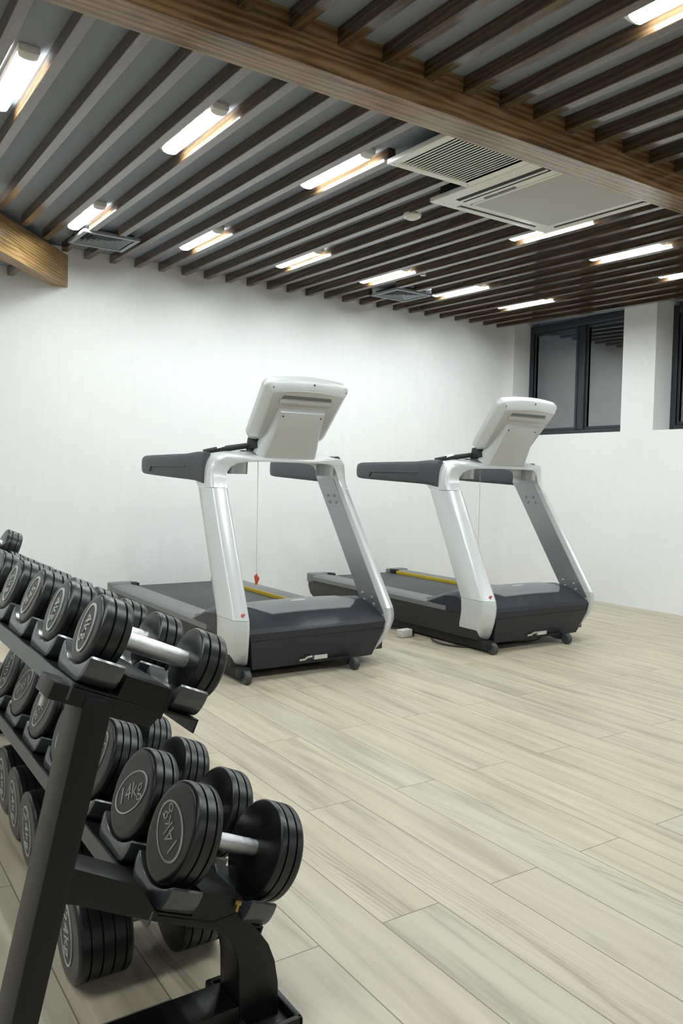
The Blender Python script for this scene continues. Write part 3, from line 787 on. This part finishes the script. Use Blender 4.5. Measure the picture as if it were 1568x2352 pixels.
def tray(Cc, npl, ntop, y0, y1):
    t = .004
    top = [(-.012, npl), (.070, npl), (.074, ntop), (.166, ntop), (.170, npl), (.238, npl), (.238, npl-.026)]
    bot = [(.234, npl-.026), (.234, npl-t), (.166, npl-t), (.162, ntop-t), (.078, ntop-t), (.074, npl-t), (-.008, npl-t), (-.008, npl-.026), (-.012, npl-.026)]
    bm = new(); add_prism(bm, rel([an(Cc, *p) for p in top+bot], y0-RO.y), (0, y1-y0, 0)); obj('shelf_tray', bm, 'rack', rk)
    # lighter grey flat bar along the back edge
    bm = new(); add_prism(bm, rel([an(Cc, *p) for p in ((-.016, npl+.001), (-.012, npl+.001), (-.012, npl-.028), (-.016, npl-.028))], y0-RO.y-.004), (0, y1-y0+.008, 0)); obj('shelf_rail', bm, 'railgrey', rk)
    bm = new(); add_prism(bm, rel([an(Cc, *p) for p in ((.0745, npl-.018), (.0745, ntop-.0045), (.1655, ntop-.0045), (.1655, npl-.018))], y0-RO.y+.001), (0, .004, 0)); obj('tray_end', bm, 'rack', rk)
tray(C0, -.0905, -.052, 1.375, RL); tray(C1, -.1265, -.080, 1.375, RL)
def saddle(Cc, y, a0, a1, npl, nb, ntip, half, base):
    bm = new(); arcn = 12
    Rr = (half**2+(ntip-nb)**2)/(2*(ntip-nb))
    inner = []
    for i in range(arcn+1):
        yy = half*(1-2*i/arcn); inner.append((yy, nb+Rr-math.sqrt(Rr*Rr-yy*yy)))
    q = [(base+(half+.004-base)*cos(t)**.9, npl+.0005+(ntip-.004-npl)*(1-sin(t))) for t in [PI/2*i/6 for i in range(7)]]
    pts = q+[(-y_, n_) for y_, n_ in q[::-1]]
    prof = inner+pts[::-1]
    P3 = []
    for yy, n in prof:
        x, z = an(Cc, a0, n); P3.append((x-RO.x, y+yy-RO.y, z))
    add_prism(bm, P3, AX*(a1-a0), .003, 2); obj('saddle', bm, 'saddle', rk, 40)
R4, R14 = .066, .0975
upper = [1.46+.22*k for k in range(10)]
lower = [1.445, 1.667, 1.915, 2.170, 2.430, 2.685, 2.935]
for y in upper:
    for a0, a1 in ((-.002, .066), (.178, .238)): saddle(C0, y, a0, a1, -.0905, -R4-.0012, -.038, .083, .052)
for y in lower:
    for a0, a1 in ((-.002, .066), (.178, .238)): saddle(C1, y, a0, a1, -.1265, -.1005, -.074, .086, .060)
def hexbolt(loc, m, name='bolt', s=1., tilt=0.):
    bm = new(); add_lathe(bm, [(.004*s, .011*s), (-.004*s, .011*s)], 'Z', 6); add_lathe(bm, [(-.004*s, .0058*s), (-.026*s, .0058*s)], 'Z', 12)
    q = Matrix.Rotation(tilt, 3, 'Y')
    for v in bm.verts: v.co = q @ v.co + Vector(loc) - RO
    obj(name, bm, m, rk, 40)
hexbolt((.352, 1.470, .706), 'sticker', s=.95, tilt=.3)
hexbolt((.520, 1.462, .668), 'brass', s=.8); hexbolt((.470, 1.475, .672), 'zinc', s=.8); hexbolt((.690, 1.366, .272), 'brass', s=.6, tilt=.3)

kg4 = [('4kg', -1.27), ('4kg', -1.27), ('5kg', -1.84), ('5kg', -1.3), ('6kg', .4), ('6kg', 2.0), ('8kg', -.6), ('8kg', 1.), ('10kg', 1.), ('10kg', 2.)]
nm = ['nearest', 'second', 'third', 'fourth', 'fifth', 'sixth', 'seventh', 'eighth', 'ninth', 'tenth']
for i, (y, (tx, ph)) in enumerate(zip(upper, kg4)):
    t, hl = .060, .146
    mid = Vector((C0.x, y, C0.z)) + AX*(t+hl/2)
    dumbbell('black round dumbbell%s, %s from the near end of the upper shelf' % (' marked 4kg' if i < 2 else '', nm[i]) if i else 'black round 4kg dumbbell nearest the camera on the upper shelf, chrome handle showing', mid, R4, t, hl, tx, ph, 2, hr=.0175, group='dumbbells on the upper shelf')
kg14 = [('14kg', 2.68, 2), ('14kg', .60, 2), ('16kg', 1.35, 3), ('16kg', -1.7, 3), ('18kg', -1.75, 3), ('18kg', -2.4, 3), ('20kg', 1.9, 3)]
for i, (y, (tx, ph, g)) in enumerate(zip(lower, kg14)):
    t, hl = (.060, .138) if i < 2 else (.075, .118)
    mid = Vector((C1.x, y, C1.z)) + AX*(.060+.138/2) - NX*.0025
    dumbbell(('black round dumbbell%s, %s from the near end of the lower shelf' % (' marked 14kg' if i < 2 else '', nm[i])) if i else 'black round 14kg dumbbell nearest the camera on the lower shelf, its number upside down', mid, R14, t, hl, tx, ph, g, group='dumbbells on the lower shelf')
# one lying on top of two others
mid = Vector((C0.x, 3.33, C0.z)) + AX*(.045+.146/2) + NX*.0735
dumbbell('black round dumbbell lying across the tops of two dumbbells on the upper shelf', mid, R4, .060, .146, '6kg', .5, 2, hr=.0175)
# heavy ones on the floor under the rack
RF = .1045
for i, (x, y) in enumerate(((.632, 1.725), (.665, 2.07), (.672, 2.285), (.68, 2.50), (.69, 2.715))):
    dumbbell('black round %s dumbbell on the floor under the rack, %s from the near end' % ('24kg' if i == 0 else 'heavy', nm[i]), (x, y, RF), RF, .115, .115, '24kg', -1.35, 4, tilt=0., group='dumbbells on the floor under the rack', oval=(.066, .043))

# ------------------------------------------------------------------ world, view
w = bpy.data.worlds.new('night'); bpy.context.scene.world = w; w.use_nodes = True
w.node_tree.nodes['Background'].inputs[0].default_value = (.02, .025, .035, 1); w.node_tree.nodes['Background'].inputs[1].default_value = 1
vs_ = bpy.context.scene.view_settings
vs_.view_transform = 'Standard'; vs_.look = 'None'; vs_.gamma = 1; vs_.use_curve_mapping = False; vs_.exposure = 0
cy = bpy.context.scene.cycles
cy.max_bounces = 10; cy.diffuse_bounces = 6; cy.glossy_bounces = 5; cy.transmission_bounces = 6; cy.sample_clamp_indirect = 8
